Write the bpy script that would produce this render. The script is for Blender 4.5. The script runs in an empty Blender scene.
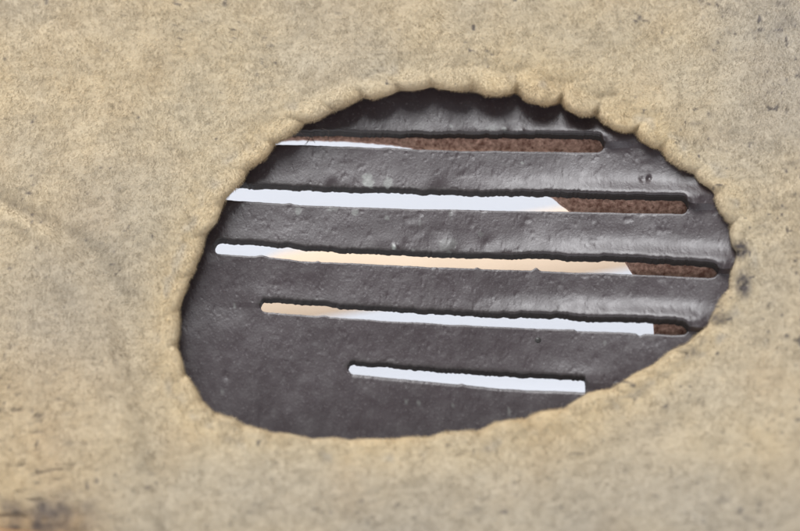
import bpy, math
import numpy as np
from mathutils import Vector

rng = np.random.default_rng(7)

# ------------------------------------------------------------------ camera, light
PX = 0.0002                      # one photograph pixel is 0.2 mm on the guard
D = 0.50                         # lens to guard
Z0 = 0.0575                      # height of the picture centre above the table
LEAN = math.radians(18)          # the guard leans back
CAM = np.array([0.0, -D, Z0])

sc = bpy.context.scene
cd = bpy.data.cameras.new('camera')
cam = bpy.data.objects.new('camera', cd)
sc.collection.objects.link(cam)
cam.location = CAM
cam.rotation_euler = (math.radians(90), 0, 0)
cd.sensor_width = 36
cd.lens = 36 * D / (800 * PX)
cd.clip_start = 0.01
cd.clip_end = 20
cd.dof.use_dof = True
cd.dof.focus_distance = D + 0.003
cd.dof.aperture_fstop = 6.5
sc.camera = cam

w = bpy.data.worlds.new('World')
sc.world = w
w.use_nodes = True
w.node_tree.nodes['Background'].inputs[0].default_value = (0.93, 0.96, 1.0, 1)
w.node_tree.nodes['Background'].inputs[1].default_value = 0.46


def area(name, loc, target, size, power, col):
    l = bpy.data.lights.new(name, 'AREA')
    l.shape = 'RECTANGLE'
    l.size, l.size_y = size
    l.energy = power
    l.color = col
    o = bpy.data.objects.new(name, l)
    sc.collection.objects.link(o)
    o.location = loc
    o.rotation_euler = (Vector(target) - Vector(loc)).to_track_quat('-Z', 'Y').to_euler()
    return o


area('window_light', (-0.20, -0.26, 0.80), (0, 0.0, 0.06), (0.74, 0.44), 14.5, (0.98, 0.985, 1.0))
area('strap_fill_light', (-0.1, 0.03, 0.75), (0, 0.10, 0.05), (0.5, 0.12), 0.25, (1.0, 0.99, 0.97))  # added fill lamp without a visible source, brightens the strap

sc.view_settings.view_transform = 'Standard'
sc.view_settings.look = 'None'
sc.view_settings.exposure = 0.0
sc.view_settings.gamma = 1
sc.view_settings.use_curve_mapping = False

# ------------------------------------------------------------------ guard frame
N = np.array([0.0, -math.cos(LEAN), math.sin(LEAN)])      # out of the guard, to the viewer
O = np.array([0.0, 0.0, Z0])
BASE = np.array([0.0, -0.018, 0.0])                       # foot of the guard on the table


def P(u, v, h):
    """point that stands h (photo pixels) out of the guard plane, in direction u, v"""
    u = np.asarray(u, float); v = np.asarray(v, float)
    d = np.stack([(u - 400) * PX / D, np.ones_like(u), -(v - 265.5) * PX / D], -1)
    hh = np.asarray(h, float) * PX
    t = (hh + (O - CAM) @ N) / (d @ N)
    return CAM + d * t[..., None]


def proj_v(p):
    q = p - CAM
    return 265.5 - q[..., 2] / q[..., 1] * D / PX


def ss(a, b, x):
    t = np.clip((x - a) / (b - a), 0, 1)
    return t * t * (3 - 2 * t)


_h = np.random.default_rng(99).random((6, 256, 256))


def vnoise(x, y, k=0):
    """smooth value noise, -1..1"""
    tab = _h[k]
    xi = np.floor(x).astype(int); yi = np.floor(y).astype(int)
    fx = x - xi; fy = y - yi
    fx = fx * fx * (3 - 2 * fx); fy = fy * fy * (3 - 2 * fy)
    a = tab[xi % 256, yi % 256]; b = tab[(xi + 1) % 256, yi % 256]
    c = tab[xi % 256, (yi + 1) % 256]; d = tab[(xi + 1) % 256, (yi + 1) % 256]
    return 2 * ((a * (1 - fx) + b * fx) * (1 - fy) + (c * (1 - fx) + d * fx) * fy) - 1


def fbm(x, y, s, k=0, oct=3):
    r = 0; a = 1.0; tot = 0
    for i in range(oct):
        r = r + a * vnoise(x / s + 17.3 * i, y / s + 5.1 * i, (k + i) % 6)
        tot += a; a *= 0.55; s *= 0.5
    return r / tot


# ------------------------------------------------------------------ materials
def new_mat(name):
    m = bpy.data.materials.new(name)
    m.use_nodes = True
    nt = m.node_tree
    return m, nt, nt.nodes['Principled BSDF']


def nd(nt, kind, **kw):
    n = nt.nodes.new(kind)
    for k, v in kw.items():
        if k.startswith('i_'):
            n.inputs[k[2:].replace('_', ' ')].default_value = v
        else:
            setattr(n, k, v)
    return n


def mix(nt, fac, a, b, mode='MIX'):
    n = nt.nodes.new('ShaderNodeMix'); n.data_type = 'RGBA'; n.blend_type = mode
    for i, x in ((0, fac), (6, a), (7, b)):
        if hasattr(x, 'is_linked'):
            nt.links.new(x, n.inputs[i])
        elif i == 0:
            n.inputs[0].default_value = x
        else:
            n.inputs[i].default_value = (*x, 1)
    return n.outputs[2]


def ramp(nt, src, lo, hi, a=0.0, b=1.0):
    n = nt.nodes.new('ShaderNodeMapRange')
    n.inputs[1].default_value = lo; n.inputs[2].default_value = hi
    n.inputs[3].default_value = a; n.inputs[4].default_value = b
    nt.links.new(src, n.inputs[0])
    return n.outputs[0]


def noise(nt, vec, scale, detail=3, rough=0.55):
    n = nt.nodes.new('ShaderNodeTexNoise')
    n.inputs['Scale'].default_value = scale
    n.inputs['Detail'].default_value = detail
    n.inputs['Roughness'].default_value = rough
    nt.links.new(vec, n.inputs['Vector'])
    return n.outputs['Fac']


def suede_material():
    m, nt, b = new_mat('suede')
    root = nd(nt, 'ShaderNodeAttribute', attribute_name='root').outputs['Vector']
    stain_crease = nd(nt, 'ShaderNodeAttribute', attribute_name='stain_crease').outputs['Fac']
    rust = nd(nt, 'ShaderNodeAttribute', attribute_name='rust').outputs['Fac']
    grey = nd(nt, 'ShaderNodeAttribute', attribute_name='grey').outputs['Fac']
    rnd = nd(nt, 'ShaderNodeAttribute', attribute_name='rnd').outputs['Fac']
    big = noise(nt, root, 55, 3)
    fine = noise(nt, root, 1250, 2)
    c = mix(nt, ramp(nt, big, 0.35, 0.65), (0.67, 0.54, 0.345), (0.63, 0.53, 0.37))
    c = mix(nt, grey, c, (0.50, 0.445, 0.36))
    c = mix(nt, rust, c, (0.40, 0.235, 0.10))
    c = mix(nt, ramp(nt, fine, 0.52, 0.72, 0, 0.42), c, (0.34, 0.275, 0.19))
    c = mix(nt, stain_crease, c, (0.085, 0.075, 0.085))
    v = nd(nt, 'ShaderNodeHueSaturation')
    nt.links.new(c, v.inputs['Color'])
    nt.links.new(ramp(nt, rnd, 0, 1, 0.72, 1.16), v.inputs['Value'])
    c = v.outputs[0]
    nt.links.new(c, b.inputs['Base Color'])
    b.inputs['Roughness'].default_value = 0.95
    b.inputs['Specular IOR Level'].default_value = 0.12
    tr = nd(nt, 'ShaderNodeBsdfTranslucent')
    nt.links.new(c, tr.inputs['Color'])
    mx = nd(nt, 'ShaderNodeMixShader'); mx.inputs[0].default_value = 0.30
    nt.links.new(b.outputs[0], mx.inputs[1]); nt.links.new(tr.outputs[0], mx.inputs[2])
    nt.links.new(mx.outputs[0], nt.nodes['Material Output'].inputs[0])
    return m


def leather_material():
    m, nt, b = new_mat('dark_leather')
    co = nd(nt, 'ShaderNodeTexCoord').outputs['Object']
    wear = nd(nt, 'ShaderNodeAttribute', attribute_name='wear').outputs['Fac']
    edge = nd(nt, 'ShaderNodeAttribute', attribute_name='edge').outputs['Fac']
    big = noise(nt, co, 90, 4)
    mid = noise(nt, co, 420, 4, 0.6)
    fine = noise(nt, co, 2100, 2, 0.6)
    c = mix(nt, ramp(nt, big, 0.3, 0.7), (0.0235, 0.0155, 0.0170), (0.033, 0.0235, 0.0255))
    c = mix(nt, ramp(nt, mid, 0.55, 0.75, 0, 0.6), c, (0.046, 0.038, 0.038))
    c = mix(nt, ramp(nt, fine, 0.60, 0.76, 0, 0.5), c, (0.13, 0.118, 0.118))
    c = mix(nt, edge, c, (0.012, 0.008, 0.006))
    c = mix(nt, wear, c, (0.21, 0.22, 0.20))
    nt.links.new(c, b.inputs['Base Color'])
    mm = nd(nt, 'ShaderNodeMath', operation='MAXIMUM')
    nt.links.new(ramp(nt, mid, 0.3, 0.7, 0.31, 0.46), mm.inputs[0]); nt.links.new(ramp(nt, edge, 0.5, 1.0, 0.3, 0.75), mm.inputs[1])
    nt.links.new(mm.outputs[0], b.inputs['Roughness'])
    b.inputs['Specular IOR Level'].default_value = 0.52
    st = nd(nt, 'ShaderNodeMapping'); st.inputs['Scale'].default_value = (1.0, 0.45, 0.45)
    nt.links.new(co, st.inputs[0])
    s1 = noise(nt, st.outputs[0], 520, 4, 0.65)
    bp = nd(nt, 'ShaderNodeBump'); bp.inputs['Strength'].default_value = 0.12
    bp.inputs['Distance'].default_value = 0.0006
    nt.links.new(s1, bp.inputs['Height'])
    b2 = nd(nt, 'ShaderNodeBump'); b2.inputs['Strength'].default_value = 0.22
    b2.inputs['Distance'].default_value = 0.00015
    nt.links.new(fine, b2.inputs['Height']); nt.links.new(bp.outputs[0], b2.inputs['Normal'])
    nt.links.new(b2.outputs[0], b.inputs['Normal'])
    return m


def simple(name, ca, cb, scale, rough, bump=0.0, dist=0.0003):
    m, nt, b = new_mat(name)
    co = nd(nt, 'ShaderNodeTexCoord').outputs['Object']
    f = noise(nt, co, scale, 5, 0.65)
    nt.links.new(mix(nt, ramp(nt, f, 0.35, 0.65), ca, cb), b.inputs['Base Color'])
    b.inputs['Roughness'].default_value = rough
    b.inputs['Specular IOR Level'].default_value = 0.25
    if bump:
        bp = nd(nt, 'ShaderNodeBump'); bp.inputs['Strength'].default_value = bump
        bp.inputs['Distance'].default_value = dist
        nt.links.new(f, bp.inputs['Height']); nt.links.new(bp.outputs[0], b.inputs['Normal'])
    return m


SUEDE = suede_material()
LEATHER = leather_material()
RAW = simple('raw_brown_leather', (0.24, 0.115, 0.08), (0.78, 0.49, 0.37), 1100, 0.9, 0.8, 0.0005)
BIND = simple('tan_binding', (0.17, 0.10, 0.05), (0.26, 0.15, 0.075), 300, 0.8, 0.4)
STRAP = simple('pale_strap_leather', (0.56, 0.455, 0.34), (0.60, 0.49, 0.375), 60, 0.7, 0.2)
PAPER = simple('white_paper', (0.80, 0.815, 0.86), (0.78, 0.795, 0.84), 20, 0.9)
PIN = simple('pin_metal', (0.02, 0.018, 0.017), (0.04, 0.038, 0.036), 900, 0.35)
THREAD = simple('dark_thread', (0.05, 0.04, 0.035), (0.10, 0.08, 0.07), 900, 0.8)


# ------------------------------------------------------------------ mesh helper
def mesh_obj(name, verts, faces, mat, parent=None, normals=None, attrs=None, smooth=True, local=True):
    """faces: list of integer arrays (n,3) or (n,4)"""
    verts = np.asarray(verts, float)
    if local:
        verts = verts - BASE
    me = bpy.data.meshes.new(name)
    faces = [np.asarray(f, np.int64) for f in faces if len(f)]
    if normals is not None:                                # faces wind the way their normals point
        for i, f in enumerate(faces):
            p = verts[f]
            fn = np.cross(p[:, 1] - p[:, 0], p[:, 2] - p[:, 0])
            bad = np.sum(fn * np.asarray(normals)[f].sum(1), 1) < 0
            faces[i] = np.where(bad[:, None], f[:, ::-1], f)
    loops = np.concatenate([f.ravel() for f in faces])
    tot = np.concatenate([np.full(len(f), f.shape[1]) for f in faces])
    start = np.concatenate([[0], np.cumsum(tot)[:-1]])
    me.vertices.add(len(verts)); me.vertices.foreach_set('co', verts.ravel().astype(np.float32))
    me.loops.add(len(loops)); me.loops.foreach_set('vertex_index', loops.astype(np.int32))
    me.polygons.add(len(tot)); me.polygons.foreach_set('loop_start', start.astype(np.int32))
    me.update(calc_edges=True)
    me.polygons.foreach_set('use_smooth', np.full(len(tot), smooth))
    for k, a in (attrs or {}).items():
        a = np.asarray(a, np.float32)
        if a.ndim == 2:
            at = me.attributes.new(k, 'FLOAT_VECTOR', 'POINT'); at.data.foreach_set('vector', a.ravel())
        else:
            at = me.attributes.new(k, 'FLOAT', 'POINT'); at.data.foreach_set('value', a)
    if normals is not None:
        me.normals_split_custom_set_from_vertices(np.asarray(normals, np.float32))
    me.materials.append(mat)
    o = bpy.data.objects.new(name, me)
    sc.collection.objects.link(o)
    if parent is not None:
        o.parent = parent
    return o


def subset(verts, faces, attrs, normals):
    """compact a vertex pool to the faces that use it"""
    used = np.unique(np.concatenate([f.ravel() for f in faces]))
    mp = np.full(len(verts), -1); mp[used] = np.arange(len(used))
    return verts[used], [mp[f] for f in faces], {k: a[used] for k, a in attrs.items()}, normals[used]


def grid_faces(n, m, wrap=False):
    """n columns (may wrap) x m rows, index = c*m + r"""
    c = np.arange(n if wrap else n - 1)[:, None]; r = np.arange(m - 1)[None]
    c2 = (c + 1) % n
    return np.stack([c * m + r, c * m + r + 1, c2 * m + r + 1, c2 * m + r], -1)   # (n, m-1, 4)


def grid_normals(G, wrap):
    if wrap:
        du = np.roll(G, -1, 0) - np.roll(G, 1, 0)
    else:
        du = np.gradient(G, axis=0)
    dv = np.gradient(G, axis=1)
    n = np.cross(du, dv)
    n /= np.linalg.norm(n, axis=-1, keepdims=True) + 1e-12
    return n


# ------------------------------------------------------------------ table and backdrop
def backdrop():
    prof = [(-0.75, 0.0), (0.85, 0.0)]
    for i in range(1, 13):
        a = i / 12 * math.pi / 2
        prof.append((0.85 + 0.25 * math.sin(a), 0.25 * (1 - math.cos(a))))
    prof += [(1.10, 0.45), (1.10, 1.0)]
    xs = np.linspace(-1.2, 1.2, 13)
    v = np.array([[x, y, z] for x in xs for y, z in prof])
    f = grid_faces(len(xs), len(prof)).reshape(-1, 4)[:, ::-1]
    o = mesh_obj('backdrop', v, [f], PAPER, local=False)
    o['kind'] = 'structure'


backdrop()

guard = bpy.data.objects.new('leather_guard', None)
guard.empty_display_size = 0.03
sc.collection.objects.link(guard)
guard.location = BASE
guard['label'] = 'leather guard lined with cream suede, oval opening over a slotted dark brown plate'
guard['category'] = 'leather guard'

# ------------------------------------------------------------------ suede lining
RIM = np.array([
 (305.5,123),(296.5,131.3),(287.4,138),(275.4,143.4),(272.4,150.1),(266.3,158.4),(257.3,163.7),(248.2,169.8),
 (243.7,180.3),(236.2,187.8),(225.5,199),(222,209.6),(216.7,223),(206.2,233.7),(202.4,250),(196,267),(191.7,274),
 (187.1,287.1),(179.6,308.2),(180.4,330),(177.3,346.6),(183.4,363.2),(184.9,373.7),(194.7,385.8),(202.2,400.9),
 (215,413.2),(233.2,418.4),(243.7,425.2),(260.3,429),(272.4,433.5),(290.5,434),(305.5,437.6),(313,439.4),(332.6,438),
 (350.7,440.3),(370.3,438.8),(394.4,439.5),(406.5,437.3),(429,437.6),(439.6,433.5),(450.2,432),(465.2,431.3),
 (478.8,431.3),(483.3,429),(496.9,422.2),(510.5,420),(525.5,419.5),(530,416.2),(540,411.7),(563.6,409.2),
 (572.6,402.4),(587.7,393.3),(599.7,390.3),(610.3,389.6),(616.3,385.8),(634.4,373.7),(652.5,365.4),(671,350.5),
 (687.3,343.9),(696.3,334.8),(706.9,325.8),(711.4,316.7),(718.9,303.2),(729.5,289.6),(731.5,271),(735.4,260.3),
 (736.9,252.8),(732.4,246.7),(729.4,234.7),(730.1,224.1),(726.3,221.1),(718.8,210.6),(715.2,200),(714.6,194.8),
 (710.9,188.8),(700.3,182.8),(693.5,173.7),(688.2,171.5),(679.2,166.9),(667.1,158.6),(660,149.4),(652.5,147.8),
 (640.5,140.3),(634.4,132),(626.9,132.8),(616.3,130.5),(604.3,123),(595.2,114.7),(589.2,116.2),(578.6,115.4),
 (566.6,110.2),(560.6,101.9),(556,104.1),(548.6,105.4),(538,104.7),(524.4,99.4),(516.9,92.3),(507.8,94.9),
 (495.8,96.4),(485.2,94.9),(474.7,90.4),(470.1,89.6),(458,91.1),(449,90.4),(440,89),(433,86.6),(422.5,89.6),
 (410.5,91.1),(399.9,90.4),(390.9,94.9),(377.3,98.6),(371.3,99.4),(365.2,97.1),(347.1,105.4),(335,110),(320,119)])
NOTCH = np.array([(305.5,123),(335,110),(365.2,97.1),(399.9,90.4),(433,86.6),(474.7,90.4),(516.9,92.3),(560.6,101.9),
 (595.2,114.7),(634.4,132),(660,149.4),(693.5,173.7),(714.6,194.8),(730.1,224.1),(736.9,252.8),(729.5,289.6),
 (706.9,325.8),(671,350.5),(640,371),(610.3,389.6),(563.6,409.2),(525.5,419.5),(478.8,431.3),(429,437.6),(394.4,439.5),
 (350.7,440.3),(313,439.4),(272.4,433.5),(243.7,425.2),(215,413.2),(184.9,373.7),(179,342),(179.6,308.2),(191.7,274),(206.2,233.7),
 (222,205),(248.2,169.8),(275.4,143.4)])

FOLD_V = np.array([150, 200, 250, 310, 400, 470, 531, 600.0])
FOLD_U = np.array([-30, 20, 62, 98, 124, 135, 150, 160.0])


def Hs(u, v):
    """height of the suede over the guard plane, in photo pixels"""
    h = 22 + 36 * ss(600, 880, u) + 30 * ss(320, 560, v) + 5 * ss(120, -60, v)
    h = h + 4.5 * fbm(u, v, 110, 1, 2) + 1.5 * fbm(u, v, 28, 2, 2) + 0.35 * vnoise(u / 13 + 0.1 * v, v / 5.0, 5)
    fx = np.interp(v, FOLD_V, FOLD_U)
    du = u - fx
    k = ss(190, 300, v)
    h = h + k * (7.0 * np.exp(-((du + 6) / 19) ** 2) - 9.5 * np.exp(-((du - 25) / 23) ** 2) - 5 * ss(-10, -140, du))
    dv = v - (200 + 0.48 * u)
    h = h - 5.0 * np.exp(-(dv / 9) ** 2) * ss(85, 20, u) + 2.5 * np.exp(-((dv - 14) / 9) ** 2) * ss(85, 20, u)
    cr = fbm(u / 4.0, v, 5.0, 3, 2)                         # fine cracks low on the left
    h = h - 1.7 * ss(0.25, 0.6, cr) * ss(380, 410, v) * ss(100, 30, u)
    return h


def lining():
    # contour resampled evenly; clockwise in the picture as listed reversed
    c = np.vstack([RIM, RIM[:1]])[::-1]
    seg = np.linalg.norm(np.diff(c, axis=0), axis=1)
    L = np.concatenate([[0], np.cumsum(seg)])
    M = 1100
    s = np.linspace(0, L[-1], M, endpoint=False)
    cu = np.interp(s, L, c[:, 0]); cv = np.interp(s, L, c[:, 1])
    ker = np.array([1, 4, 6, 4, 1.0]); ker /= ker.sum()
    def sm(a, n=1):
        for _ in range(n):
            a = sum(k * np.roll(a, i - 2) for i, k in enumerate(ker))
        return a
    cu, cv = sm(cu), sm(cv)
    # scallop number and place in the scallop for every sample
    ni = np.sort(np.array([np.argmin((cu - a) ** 2 + (cv - b) ** 2) for a, b in NOTCH]))
    nI = len(ni)
    def scal(idx):
        """idx in samples (float) -> scallop number, fraction, length in samples"""
        x = np.mod(idx - ni[0], M)
        rel = np.concatenate([ni - ni[0], [M]])
        k = np.clip(np.searchsorted(rel, x, side='right') - 1, 0, nI - 1)
        return k, (x - rel[k]) / (rel[k + 1] - rel[k]), rel[k + 1] - rel[k]
    # how strongly puffed: by position
    ang_u = sm(cu, 30); ang_v = sm(cv, 30)
    top = ss(180, 110, ang_v); right = ss(430, 560, ang_u)
    amp = 0.35 + 0.75 * top * (0.35 + 0.65 * right) + 0.12 * right
    amp = sm(amp, 20)
    # direction from the contour to the outer outline
    U0, U1, V0, V1 = -110, 910, -110, 0
    def v_low(u):                              # the lower hem
        return 529 + 22 * ss(60, 170, u) + 4 * np.sin(u / 37.0)
    ctr = np.array([455, 265.0])
    # use smoothed contour for the directions so that radial lines never cross
    su, sv = sm(cu, 60), sm(cv, 60)
    dx, dy = su - ctr[0], sv - ctr[1]
    r = np.full(M, 1e9)
    with np.errstate(divide='ignore', invalid='ignore'):
        for a, lim in ((dx, U0 - ctr[0]), (dx, U1 - ctr[0]), (dy, V0 - ctr[1]), (dy, 545 - ctr[1])):
            k = lim / a
            r = np.where((k > 0) & (k < r), k, r)
    ou, ov = ctr[0] + dx * r, ctr[1] + dy * r
    ov = np.where(dy > 0, np.minimum(ov, v_low(ou)), ov)
    ov = np.where(ov > 518, v_low(ou), ov)
    dl = np.hypot(ou - cu, ov - cv)
    du, dv_ = (ou - cu) / dl, (ov - cv) / dl
    # radial stations
    R = 9.0
    th = np.linspace(-100, 90, 17) * math.pi / 180
    rr_roll = R * (1 - np.cos(th)); hh_roll = R * (np.sin(th) - 1)
    rr_roll = np.concatenate([[R + 14], rr_roll]); hh_roll = np.concatenate([[-2 * R - 5], hh_roll])
    NR = len(rr_roll)
    tau = np.linspace(0, 1, 150)[1:] ** 1.35
    NT = len(tau)
    rr = np.concatenate([np.repeat(rr_roll[None], M, 0), R + (dl[:, None] - R) * tau[None]], 1)
    hh = np.concatenate([np.repeat(hh_roll[None], M, 0), np.zeros((M, NT))], 1)
    rs = np.abs(rr); rs[:, 0] = 0
    u = cu[:, None] + du[:, None] * rr; v = cv[:, None] + dv_[:, None] * rr
    idx = np.arange(M)[:, None] + 0.28 * np.clip(rs, 0, 22)      # creases slant a little
    k, fr, ln = scal(idx)
    A = amp[:, None] * np.ones_like(rr)
    fall = np.exp(-(rs / 17.0) ** 2)
    puff = np.sin(np.pi * np.clip(fr, 0, 1)) ** 0.7
    ed = np.minimum(fr, 1 - fr) * ln * (L[-1] / M)               # px to the nearest crease
    bul = A * (7.5 * puff - 3.75) * fall - A * A * 3.6 * np.exp(-(ed / 3.2) ** 2) * np.exp(-(rs / 11.0) ** 2)
    # shallow ring where the hem stitching pulls the suede down, behind the puffs
    bul = bul - A * 2.4 * np.exp(-((rs - 24) / 8.0) ** 2)
    hs = Hs(u, v)
    h = hs + hh + bul + 0.5 * fbm(u, v, 6, 4, 2)
    # turn the outer border back so that the sheet closes on the backing
    G = P(u, v, h)
    e1 = P(u[:, -1] , v[:, -1] , hs[:, -1] - 4) ; e2 = P(u[:, -1], v[:, -1], np.full(M, -24.0))
    G = np.concatenate([G, e1[:, None], e2[:, None]], 1)
    u = np.concatenate([u, u[:, -1:], u[:, -1:]], 1); v = np.concatenate([v, v[:, -1:], v[:, -1:]], 1)
    rs = np.concatenate([rs, rs[:, -1:], rs[:, -1:]], 1)
    h = np.concatenate([h, h[:, -1:], h[:, -1:]], 1)
    nr = G.shape[1]
    nrm = grid_normals(G, True)
    if (nrm[:, NR + 30] @ N).mean() < 0:
        nrm = -nrm; flip = True
    else:
        flip = False
    F = grid_faces(M, nr, True)
    if flip:
        F = F[..., ::-1]

    # ---- suede colour: specks, grime, rusty zones, darker creases, grey with light falloff painted in
    def colour(u, v, rs_, fr_=None):
        st = 0.0 * u
        dens = 0.62 + 0.5 * ss(560, 760, u) + 0.5 * np.exp(-((u - 215) / 90) ** 2 - ((v - 40) / 55) ** 2) \
            + 0.7 * np.exp(-((u - 790) / 45) ** 2 - ((v - 15) / 35) ** 2) + 0.5 * ss(430, 520, v) * ss(160, 40, u)
        n1 = vnoise(u / 4.6, v / 4.2, 0); n2 = fbm(u, v, 30, 2, 2)
        st = st + 0.75 * ss(1.05 - 0.26 * dens, 1.25 - 0.26 * dens, n1 + 0.35 * n2)
        n3 = vnoise(u / 9.0, v / 6.5, 3)
        st = np.maximum(st, 0.24 * ss(0.95 - 0.25 * dens, 1.4 - 0.25 * dens, n3 + 0.45 * n2))
        for (a, b, ra, rb, w) in ((741, 250, 8, 9, 1.25), (743, 284, 7, 13, 1.1), (718, 319, 12, 7, .7), (690, 352, 9, 6, .55),
                                  (702, 341, 6, 5, .35), (786, 20, 16, 9, .35), (772, 36, 12, 6, .3), (612, 404, 9, 6, .25),
                                  (782, 3, 9, 4, .5), (756, 204, 8, 6, .3), (764, 226, 9, 5, .3)):
            d = ((u - a) / ra) ** 2 + ((v - b) / rb) ** 2
            st = np.maximum(st, w * np.exp(-d ** 1.2) * (0.75 + 0.5 * vnoise(u / 3, v / 3, 4)))
        low = ss(482, 512, v + 14 * fbm(u, v, 24, 5, 2)) * ss(118, 55, u)
        st = np.maximum(st, low * np.clip(0.38 + 0.8 * fbm(u, v, 13, 1, 3), 0, 0.8))
        cr = fbm(u / 4.0, v, 5.0, 3, 2)
        st = np.maximum(st, 0.4 * ss(0.25, 0.6, cr) * ss(375, 410, v) * ss(110, 30, u))  # darker in the fine cracks
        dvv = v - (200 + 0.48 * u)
        st = np.maximum(st, 0.28 * np.exp(-(dvv / 5) ** 2) * ss(90, 20, u) * (0.6 + 0.6 * vnoise(u / 6, v / 6, 2)))  # darker along the left crease
        rust = 0.45 * ss(495, 524, v + 6 * fbm(u, v, 20, 2, 2)) * ss(125, 60, u) + 0.10 * ss(0.1, 0.7, fbm(u, v, 55, 4, 2)) + 0.13 * ss(150, 40, u) * ss(230, 420, v)
        grey = np.clip(0.32 + 0.4 * fbm(u, v, 110, 3, 2) + 0.35 * ss(560, 830, u) * ss(330, 0, v) + 0.25 * ss(410, 520, v) * ss(150, 350, u)  # greyer borders: uneven own tone plus light falloff painted in
                       - 0.5 * np.exp(-(rs_ / 30) ** 2), 0, 0.9)
        # undersides of the hem puffs are yellowed, their crowns rubbed grey
        rust = rust + (0.10 + 0.2 * ss(240, 150, v)) * np.exp(-(rs_ / 6.5) ** 2)
        grey = np.clip(grey + 0.55 * np.exp(-((rs_ - 21) / 6) ** 2) * ss(0.0, 0.5, fbm(u, v, 17, 5, 2)), 0, 0.9)
        return np.clip(st, 0, 0.9), np.clip(rust, 0, 0.9), grey

    st, ru, gr = colour(u, v, rs)
    V = G.reshape(-1, 3); Nn = nrm.reshape(-1, 3)
    at = {'root': V - BASE, 'stain_crease': st.ravel(), 'rust': ru.ravel(), 'grey': gr.ravel(),
          'rnd': np.full(len(V), 0.35)}

    # ---- which faces belong to which scallop
    kr = int(np.searchsorted(rr[0], 0)) if False else NR + int(np.sum(R + (dl.mean() - R) * tau < 17))
    fk = scal(np.arange(M)[:, None] + 0.5 + 0.28 * np.clip(rs[:, :-1], 0, 22))[0]      # (M, nr-1)
    inside = (np.arange(nr - 1)[None] < kr) & np.ones((M, 1), bool)

    # ---- nap: short fibres rooted all over the sheet
    inview = np.where((u[:, :-1] > -25) & (u[:, :-1] < 825) & (v[:, :-1] > -25), 1.0, 0.6)
    inview[:, :4] = 0; inview[:, -3:] = 0.3
    p00, p10 = G[:, :-1], np.roll(G, -1, 0)[:, :-1]; p01 = G[:, 1:]
    ar = np.linalg.norm(np.cross(p10 - p00, p01 - p00), axis=-1) * inview
    pr = (ar / ar.sum()).ravel()
    NF = 700000
    pick = np.searchsorted(np.cumsum(pr), rng.random(NF)); pick = np.clip(pick, 0, pr.size - 1)
    ci, ri = np.divmod(pick, nr - 1)
    a, b = rng.random(NF), rng.random(NF)
    c2 = (ci + 1) % M
    def lerp(X):
        return ((X[ci, ri].T * (1 - a) * (1 - b) + X[c2, ri].T * a * (1 - b) + X[ci, ri + 1].T * (1 - a) * b + X[c2, ri + 1].T * a * b).T)
    root, fn = lerp(G), lerp(nrm)
    fn /= np.linalg.norm(fn, axis=1, keepdims=True)
    fu, fv, frs = lerp(u), lerp(v), lerp(rs)
    fst, fru, fgr = colour(fu + rng.normal(0, 0.7, NF), fv + rng.normal(0, 0.7, NF), frs)
    ang = 1.9 + 1.3 * fbm(fu, fv, 45, 1, 2) + 0.9 * fbm(fu, fv, 9, 4, 2) + rng.normal(0, 0.5, NF)
    lay = np.stack([np.cos(ang), np.zeros(NF), -np.sin(ang)], -1)
    lay -= fn * np.sum(lay * fn, 1, keepdims=True); lay /= np.linalg.norm(lay, axis=1, keepdims=True) + 1e-9
    tilt = np.radians(np.clip(62 + 12 * fbm(fu, fv, 7, 2, 2) + rng.normal(0, 10, NF), 25, 84))
    ln_ = 0.00060 * (0.75 + 0.45 * fbm(fu, fv, 8, 0, 2)) * rng.uniform(0.55, 1.25, NF)
    rimf = np.exp(-(frs / 10) ** 2)
    tilt = tilt * (1 - 0.35 * rimf * rng.random(NF)); ln_ = ln_ * (1 + 0.45 * rimf)
    d1 = fn * np.cos(tilt * 0.7)[:, None] + lay * np.sin(tilt * 0.7)[:, None]
    d2 = fn * np.cos(tilt * 1.2)[:, None] + lay * np.sin(tilt * 1.2)[:, None]
    mid = root + d1 * (ln_ * 0.5)[:, None]
    tip = mid + d2 * (ln_ * 0.5)[:, None]
    wd = np.cross(lay, fn) * (0.000030 * rng.uniform(0.7, 1.4, NF))[:, None]
    root = root - fn * 0.00004
    fv5 = np.stack([root - wd, root + wd, mid - wd * 0.8, mid + wd * 0.8, tip], 1)          # (NF,5,3)
    fnn = fn + 0.28 * rng.normal(0, 1, (NF, 3)); fnn /= np.linalg.norm(fnn, axis=1, keepdims=True)
    frnd = np.clip(0.5 + 0.22 * rng.normal(0, 1, NF) + 0.17 * fbm(fu, fv, 6, 3, 2), 0, 1)
    tri = np.array([[0, 1, 3], [0, 3, 2], [2, 3, 4]])
    f_in = inside[ci, ri]; f_k = fk[ci, ri]

    def with_fibres(sel_faces, sel_f):
        v1, f1, a1, n1 = subset(V, [sel_faces], at, Nn)
        ids = np.nonzero(sel_f)[0]; n = len(ids)
        v2 = fv5[ids].reshape(-1, 3)
        f2 = (np.arange(n)[:, None, None] * 5 + tri[None]).reshape(-1, 3) + len(v1)
        rep = lambda x: np.repeat(x[ids], 5, axis=0)
        a2 = {'root': rep(root) - BASE, 'stain_crease': rep(fst), 'rust': rep(fru), 'grey': rep(fgr), 'rnd': rep(frnd)}
        at_ = {k: np.concatenate([a1[k], a2[k]]) for k in a1}
        return np.concatenate([v1, v2]), [f1[0], f2], at_, np.concatenate([n1, rep(fnn)])

    v_, f_, a_, n_ = with_fibres(F[~inside], ~f_in)
    lin = mesh_obj('lining', v_, f_, SUEDE, guard, normals=n_, attrs=a_)
    lin['label'] = 'cream suede lining with short nap, grey specks and grime'
    for i in range(nI):
        v_, f_, a_, n_ = with_fibres(F[inside & (fk == i)], f_in & (f_k == i))
        mesh_obj('hem_scallop', v_, f_, SUEDE, lin, normals=n_, attrs=a_)

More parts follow.
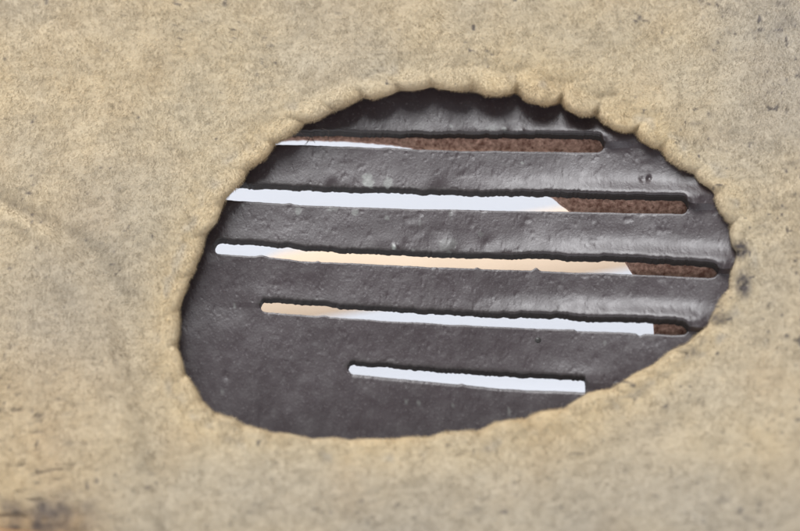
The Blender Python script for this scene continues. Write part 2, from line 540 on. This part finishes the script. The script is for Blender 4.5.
    # ---- tan binding along the lower hem
    us = np.linspace(-112, 911, 200); vl = v_low(us)
    prof = [(-0.03, 0.5), (0.02, 4.0), (0.2, 5.5), (0.8, 5.0), (1.0, 1.0), (1.0, -30), (0.93, -50)]
    Gb = np.stack([P(us, vl + pv * (564 - vl), Hs(us, vl) + ph + 0.8 * vnoise(us / 9, us * 0 + pv, 1)) for pv, ph in prof], 1)
    fb = grid_faces(len(us), len(prof)).reshape(-1, 4)
    mesh_obj('edge_binding', Gb.reshape(-1, 3), [fb], BIND, guard)
    return Gb


GB = lining()

# ------------------------------------------------------------------ slotted plate
SLITS = [   # visible upper edge (u, v), lower edge (u, v), left end, right end, taper left, taper right
 ([(120,130),(250,136),(290,136.8),(330,136.6),(390,138.0),(450,138.6),(500,138.6),(560,139.4),(604,140.2),(800,142)],
  [(120,143),(250,144),(287.5,144.9),(317.7,145.9),(352.4,146.8),(378,148.2),(386,147.4),(400,148.2),(420,149.4),(450,150.6),(510,151.3),(575,152.3),(604,152.4),(800,154)],
  246, 604, 4, 7),
 ([(120,184),(236,188.6),(280,190),(325,192),(400,194),(428,195.4),(510,197),(550,197),(587,199.2),(640,200.2),(687,201.5),(800,204)],
  [(120,193),(226,200),(290,204),(300,205),(400,208.8),(500,210.5),(570,212),(675,213.7),(800,216)],
  206, 688, 4, 6),
 ([(120,240),(215,243.6),(260,246),(290,248.8),(300,250.7),(375,255),(450,258),(500,259.4),(542,258.9),(575,262),(624,262),(675,265),(724,267.5),(800,270)],
  [(120,249),(215,254),(230,255),(290,259),(300,261),(400,265.8),(500,269.5),(575,272.5),(632.5,274.5),(699,277.5),(724,278),(800,280)],
  214.5, 718, 4, 8),
 ([(120,296),(261,302.7),(302,305),(325,306.5),(340,309.5),(390,312),(439,315),(492,318),(550,318.8),(572,320),(585,322),(629,323),(652,323.6),(690,326),(800,330)],
  [(120,304),(262,312),(302,315),(352,318.8),(439,324),(540,329),(574,329.2),(577,331.2),(629,333),(650,334),(690,335.5),(800,340)],
  260.5, 688, 4, 7),
 ([(120,350),(352,365.5),(390,368),(439,373),(505,377),(585,381),(800,392)],
  [(120,358),(349,374),(377,376.8),(430,382),(505,389),(585,392.6),(800,404)],
  348.5, 586, 5, 1.2)]
T = 12.5                                   # plate thickness, photo pixels


def hp(u, v):
    h = 30 * ss(520, 790, u) - 3.0 * ss(330, 150, u) - 2 * ((v - 260) / 180) ** 2
    return h + 1.6 * fbm(u, v, 60, 2, 2) + 0.25 * fbm(u, v, 16, 4, 2)


def plate():
    base = np.arange(130, 782, 1.0)
    extra = []
    for s_ in SLITS:
        for e in (s_[2], s_[3]):
            extra += [e, e - 0.5, e + 0.5, e - 1.2, e + 1.2]
    cols = np.unique(np.concatenate([base, extra])); n = len(cols)
    kk = T * math.sin(LEAN)
    edges = []
    for i, (up, lo, ul, ur, tl, tr) in enumerate(SLITS):
        up = np.array(up); lo = np.array(lo)
        Vt = np.interp(cols, up[:, 0], up[:, 1]); Lb = np.interp(cols, lo[:, 0], lo[:, 1])
        Vt = Vt + 0.55 * vnoise(cols / 2.2, cols * 0 + 9 * i, 1) + 0.65 * vnoise(cols / 9, cols * 0 + 5 * i, 2)
        Lb = Lb + 0.16 * vnoise(cols / 3.0, cols * 0 + 9 * i, 3) + 0.35 * vnoise(cols / 16, cols * 0 + 5 * i, 4)
        for (a, w_, hgt) in {1: ((290, 4, 0.8),), 2: ((262, 5, 1.7), (536, 3, 3.2), (477, 2.5, 1.4), (318, 2, 1.0)),
                             3: ((324, 4, 1.5), (640, 3, -2.0)), 4: ((462, 2, 1.2),)}.get(i, ()):
            Lb = Lb - hgt * np.exp(-((cols - a) / w_) ** 2)
        # front edge of the slit's upper wall: the back edge pushed out by the thickness
        Uf = proj_v(P(cols, Vt, np.zeros(n)) + N * T * PX)
        open_ = (cols >= ul) & (cols <= ur)
        g = np.minimum(np.clip((cols - ul) / tl, 0, 1), np.clip((ur - cols) / tr, 0, 1))
        g = np.where(open_, np.maximum(0.35, np.sqrt(np.clip(1 - (1 - g) ** 2, 0, 1))), 0.35)
        U0_ = np.convolve(np.pad(Uf, 30, mode='edge'), np.ones(61) / 61, 'valid')
        m = (Uf * 0.45 + Lb * 0.55)
        Uf = m + (Uf - m) * g; Lb = m + (Lb - m) * g
        edges.append((Uf, Lb, open_, ul, ur, U0_))
    NB = 34
    tt = np.linspace(0, 1, NB)
    tb = 0.5 - 0.5 * np.cos(np.pi * tt); tb = 0.55 * tb + 0.45 * tt
    rows, owner = [], []                       # row arrays over columns
    prev = np.full(n, 30.0)
    bands = []
    for i in range(6):
        nxt = edges[i][0] if i < 5 else np.full(n, 500.0)
        start = len(rows)
        for t in tb:
            rows.append(prev + (nxt - prev) * t)
        bands.append((start, len(rows)))
        if i < 5:
            prev = edges[i][1]
    v = np.stack(rows, 1); u = np.repeat(cols[:, None], v.shape[1], 1)
    nr = v.shape[1]
    h = hp(u, v)
    drop = np.zeros_like(h); edge_at = np.zeros_like(h)
    A = 1.0 + 7.5 * ss(430, 660, cols)
    for i, (Uf, Lb, op, ul, ur, U0_) in enumerate(edges):
        out = np.maximum(0, np.maximum(ul - cols, cols - ur))[:, None]      # px beyond the slit's ends
        fade = np.exp(-(out / 26.0) ** 2)
        du = Uf[:, None] - v
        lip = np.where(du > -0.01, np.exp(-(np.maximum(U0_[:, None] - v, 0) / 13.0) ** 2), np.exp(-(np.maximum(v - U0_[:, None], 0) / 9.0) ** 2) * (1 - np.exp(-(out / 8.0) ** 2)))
        if i < 4 or True:
            h += A[:, None] * (0.25 if i == 4 else 1.0) * lip * fade
        ru = 2.2 + 4.6 * ss(430, 640, cols)[:, None] * (0.3 if i == 4 else 1)
        d = np.where(du >= -0.01, np.hypot(np.maximum(du, 0), out), 99)
        x = np.clip(1 - d / ru, 0, 1); drop += ru * 0.9 * (1 - np.sqrt(1 - x * x)) * (d < 98)
        rl = 1.3
        dl = v - Lb[:, None]
        d2 = np.where(dl >= -0.01, np.hypot(np.maximum(dl, 0), out), 99)
        x = np.clip(1 - d2 / rl, 0, 1); drop += rl * 0.8 * (1 - np.sqrt(1 - x * x)) * (d2 < 98)
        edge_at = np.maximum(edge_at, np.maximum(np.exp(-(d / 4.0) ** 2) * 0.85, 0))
    # ragged dents and chips along the lower edges of the bars, small pits elsewhere
    h_front = h - drop - (0.12 + 0.3 * ss(300, 520, u) * ss(420, 300, v)) * ss(0.35, 0.8, fbm(u, v, 11, 5, 2)) - 0.22 * ss(0.55, 0.8, vnoise(u / 3.2, v / 3.2, 3))
    for (a, b, r_, q) in ((333, 186, 6, 1.3), (442, 188, 9, 1.6), (487, 246, 8, 1.2), (447, 246, 9, -1.2), (648, 179, 2.2, 1.5),
                          (642, 179.5, 2, 1.3), (650, 178, 1.6, 1.5), (522, 131, 4, -1.2), (505, 129, 4, -1.2), (395, 247, 3, -1.6),
                          (470, 292, 10, -1.2), (545, 238, 12, -1.0), (226, 376, 3, 1.2)):
        h_front -= q * np.exp(-((u - a) ** 2 + (v - b) ** 2) / r_ ** 2)
    Fr = P(u, v, h_front); Bk = P(u, v, h) - N * T * PX
    # back upper edges keep the traced outline; bar backs follow the front
    wear = np.zeros_like(h)
    for (a, b, ra, rb, q) in ((368, 181, 6.0, 7, .8), (388, 183, 5, 6, .55), (373, 190, 3, 2, .5), (298, 211, 3.2, 3.5, .5), (334, 209, 7, 2, .4),
                              (355, 212, 3.5, 4, .5), (387, 218, 2.5, 3, .4), (394, 247, 2.4, 2.4, .9), (451, 213, 2, 5, .25), (522, 163, 1.5, 1.5, .9),
                              (243, 205, 1.3, 1.3, .6), (311, 419, 1.8, 2, .5), (447, 245, 9, 7, .30), (492, 128, 5, 2.5, .35), (504, 129, 3, 1.6, .6),
                              (451, 126, 1.5, 1.2, .7), (222, 391, 2, 2, .3), (235, 307, 1.6, 1.6, .5), (406, 401, 2, 2, .4), (419, 402, 2, 2.4, .4),
                              (453, 405, 2, 2, .35), (509, 412, 2, 3, .35), (605, 343, 2, 2, .3), (740, 90, 2, 2, .3), (420, 222, 1.2, 6, .3), (330, 231, 6, 1.2, .15),
                              (413, 250, 1.5, 1.5, .4), (480, 234, 3, 3, .25)):
        dd = ((u - a) / ra) ** 2 + ((v - b) / rb) ** 2
        wear = np.maximum(wear, 0.7 * q * ss(1.3, 0.5, dd + 0.9 * fbm(u, v, 3.2, 2, 2)))
    n_f = grid_normals(Fr, False)
    if (n_f.reshape(-1, 3) @ N).mean() < 0:
        n_f = -n_f
    n_b = np.repeat(-N[None], n * nr, 0)
    Vv = np.concatenate([Fr.reshape(-1, 3), Bk.reshape(-1, 3)])
    q = grid_faces(n, nr)                                    # (n-1, nr-1, 4)
    front_ok = np.ones((n - 1, nr - 1), bool)
    for i in range(5):
        r0 = bands[i][1] - 1                                 # quad row between the bar and the next one
        op = edges[i][2]
        front_ok[:, r0] = ~(op[:-1] & op[1:])
    off = n * nr
    own = -np.ones((n - 1, nr - 1), int)                     # 0..3: the slats between two slits
    for i in range(4):
        lo_u = max(SLITS[i][2], SLITS[i + 1][2]); hi_u = min(SLITS[i][3], SLITS[i + 1][3])
        cm = (cols[:-1] >= lo_u) & (cols[1:] <= hi_u)
        own[cm, bands[i + 1][0]:bands[i + 1][1] - 1] = i
    walls, wown = [], []
    for i in range(5):
        r0 = bands[i][1] - 1
        o2 = ~front_ok[:, r0]
        c = np.nonzero(o2)[0]
        for r_, k in ((r0, i - 1), (r0 + 1, i)):
            w_ = np.stack([c * nr + r_, (c + 1) * nr + r_, (c + 1) * nr + r_ + off, c * nr + r_ + off], -1)
            walls.append(w_)
            kk_ = own[c, min(r_, nr - 2) if r_ == r0 + 1 else r_ - 1]
            wown.append(kk_)
        for cc in (c[0], c[-1] + 1):
            walls.append(np.array([[cc * nr + r0, cc * nr + r0 + 1, cc * nr + r0 + 1 + off, cc * nr + r0 + off]])); wown.append(np.array([-1]))
    walls = np.concatenate(walls); wown = np.concatenate(wown)
    wv = np.unique(walls)
    wall_pool = np.arange(len(Vv))
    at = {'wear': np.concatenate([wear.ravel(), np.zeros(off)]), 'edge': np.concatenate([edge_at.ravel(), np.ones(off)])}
    Nall = np.concatenate([n_f.reshape(-1, 3), n_b])

    # smooth front normals with the bar surface; walls get their own vertices
    def build(name, sel, wsel, parent):
        fr = q[sel & front_ok]; bk = (q[sel & front_ok] + off)[:, ::-1]
        v1, f1, a1, n1 = subset(Vv, [fr, bk], at, Nall)
        w_ = walls[wsel]
        if len(w_):
            v2, f2, a2, _ = subset(Vv, [w_], at, Nall)
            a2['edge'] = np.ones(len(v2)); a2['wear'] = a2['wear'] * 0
            fn = np.zeros((len(v2), 3))
            p = v2[f2[0]]
            nn = np.cross(p[:, 1] - p[:, 0], p[:, 3] - p[:, 0])
            cen = p.mean(1)
            # orient: upper walls look down, lower walls look up
            for j in range(4):
                np.add.at(fn, f2[0][:, j], nn)
            fn /= np.linalg.norm(fn, axis=1, keepdims=True) + 1e-12
            f1 = f1 + [f2[0] + len(v1)]
            n1 = np.concatenate([n1, fn]); a1 = {k: np.concatenate([a1[k], a2[k]]) for k in a1}
            v1 = np.concatenate([v1, v2])
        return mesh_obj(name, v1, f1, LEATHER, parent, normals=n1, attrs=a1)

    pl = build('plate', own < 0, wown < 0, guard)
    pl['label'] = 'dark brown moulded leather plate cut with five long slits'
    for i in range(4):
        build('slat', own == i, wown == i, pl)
    # ---- small pin in the fourth slat
    return pl, (cols, edges)


PLATE, _ = plate()


def pin(u0, v0, r):
    c = P(np.array(u0), np.array(v0), hp(np.array(u0), np.array(v0)))
    ex = np.array([1.0, 0, 0]); ey = np.array([0, math.sin(LEAN), math.cos(LEAN)])
    vs = []; rings = [(1.25, -0.3), (1.15, 0.15), (0.95, 0.35), (0.7, 0.5), (0.35, 0.62), (0.02, 0.66)]
    K = 14
    for k in range(K):
        a = 2 * math.pi * k / K
        for rad, hh in rings:
            vs.append(c + (ex * math.cos(a) + ey * math.sin(a)) * rad * r * PX + N * hh * r * PX)
    f = grid_faces(K, len(rings), True).reshape(-1, 4)
    o = mesh_obj('pin', np.array(vs), [f], PIN, PLATE)
    o['label'] = 'tiny dark pin head'


pin(538, 340, 2.6)

# ------------------------------------------------------------------ backing of raw brown leather
OPEN = np.array([(170,170),(230,147),(285,141),(300,140.6),(340,141.8),(380,144.3),(405,147.4),(421,151),(480,168),(520,183),
 (549,196.3),(571,213),(600,238),(624,261.5),(633.5,276),(646,300),(653,322),(654,337),(652,380),(640,430),(560,470),(420,482),(280,470),(170,420),(140,330),(140,230)])


def backing():
    c = np.vstack([OPEN, OPEN[:1]])
    L = np.concatenate([[0], np.cumsum(np.linalg.norm(np.diff(c, axis=0), axis=1))])
    M = 700
    s = np.linspace(0, L[-1], M, endpoint=False)
    cu = np.interp(s, L, c[:, 0]); cv = np.interp(s, L, c[:, 1])
    cv = cv + 0.5 * vnoise(s / 3.0, s * 0, 2)
    ctr = (400, 300)
    dx, dy = cu - ctr[0], cv - ctr[1]
    r = np.full(M, 1e9)
    with np.errstate(divide='ignore', invalid='ignore'):
        for a, lim in ((dx, -106 - ctr[0]), (dx, 906 - ctr[0]), (dy, -106 - ctr[1]), (dy, 540 - ctr[1])):
            k = lim / a
            r = np.where((k > 0) & (k < r), k, r)
    ou, ov = ctr[0] + dx * r, ctr[1] + dy * r
    t = np.linspace(0, 1, 80) ** 1.8
    u = cu[:, None] + (ou - cu)[:, None] * t; v = cv[:, None] + (ov - cv)[:, None] * t
    hb = hp(u, v) - T - 3 - 9.0
    back = P(u, v, hb)
    front = back + N * (9.0 + 0.8 * fbm(u, v, 7, 1, 3))[..., None] * PX
    G = np.concatenate([back[:, ::-1], front], 1)
    mesh_obj('backing', G.reshape(-1, 3), [grid_faces(M, G.shape[1], True).reshape(-1, 4)], RAW, guard)['label'] = \
        'raw reddish brown leather layer behind the slits'


backing()


# ------------------------------------------------------------------ strap looping round behind the guard
def strap():
    # centre line in plan: from the right edge of the guard round to a rounded free end behind the slits
    yb = 0.085
    path = []
    for a in np.linspace(-90, 90, 25):
        path.append((0.085 + 0.0475 * math.cos(math.radians(a)), -0.01 + 0.0475 + 0.0475 * math.sin(math.radians(a))))
    end_x = -0.036
    path += [(x, yb - 0.000 + 0.0) for x in np.linspace(0.082, end_x, 46)]
    path = np.array(path)
    s = np.concatenate([[0], np.cumsum(np.linalg.norm(np.diff(path, axis=0), axis=1))])
    tan = np.gradient(path, axis=0); tan /= np.linalg.norm(tan, axis=1, keepdims=True)
    nor = np.stack([tan[:, 1], -tan[:, 0]], -1)
    hw = 0.0083
    rem = s[-1] - s
    half = np.where(rem < hw, np.sqrt(np.clip(hw ** 2 - (hw - rem) ** 2, 1e-10, None)), hw)
    zc = Z0 - 0.0066 + 0.16 * (path[:, 0] - end_x) * ss(0.0, 0.06, s)     # slopes down to its free end
    rowsP = []
    th = 0.0012
    for (zf, tf) in ((-1, -.5), (-.9, -1), (-.3, -1.05), (.3, -1.05), (.9, -1), (1, -.5), (1, .5), (.9, 1), (-.9, 1), (-1, .5), (-1, -.5)):
        rowsP.append(np.stack([path[:, 0] + nor[:, 0] * tf * th, path[:, 1] + nor[:, 1] * tf * th + 0.9 * zf * half * ss(0.06, 0.14, s), zc + zf * half], -1))
    G = np.stack(rowsP, 1)
    o = mesh_obj('strap', G.reshape(-1, 3), [grid_faces(len(path), G.shape[1]).reshape(-1, 4)], STRAP, guard)
    o['label'] = 'pale tan strap with rounded end, blurred behind the slits'


strap()


# ------------------------------------------------------------------ loose threads by the top slit
def thread(pts, h0):
    pts = np.array(pts, float)
    t = np.linspace(0, len(pts) - 1, 24)
    u = np.interp(t, np.arange(len(pts)), pts[:, 0]); v = np.interp(t, np.arange(len(pts)), pts[:, 1])
    for _ in range(3):
        u[1:-1] = (u[:-2] + u[1:-1] * 2 + u[2:]) / 4; v[1:-1] = (v[:-2] + v[1:-1] * 2 + v[2:]) / 4
    c = P(u, v, np.full(len(u), h0))
    tg = np.gradient(c, axis=0); tg /= np.linalg.norm(tg, axis=1, keepdims=True)
    a = np.cross(tg, N); a /= np.linalg.norm(a, axis=1, keepdims=True); b = np.cross(tg, a)
    r = 0.00007 * np.linspace(1, 0.5, len(u))
    G = np.stack([c + (a * math.cos(q) + b * math.sin(q)) * r[:, None] for q in np.linspace(0, 2 * math.pi, 7)[:-1]], 1)
    n = len(u)
    f = [[i * 6 + j, i * 6 + (j + 1) % 6, (i + 1) * 6 + (j + 1) % 6, (i + 1) * 6 + j] for i in range(n - 1) for j in range(6)]
    mesh_obj('loose_thread', G.reshape(-1, 3), [np.array(f)], THREAD, PLATE)


thread([(300, 132), (309, 140), (306, 145)], 3)
thread([(312, 134), (308, 141), (304, 145.5)], 3.5)
thread([(310, 134), (313, 140), (315, 143)], 3)
thread([(322, 128), (329, 131), (328, 140)], 4)
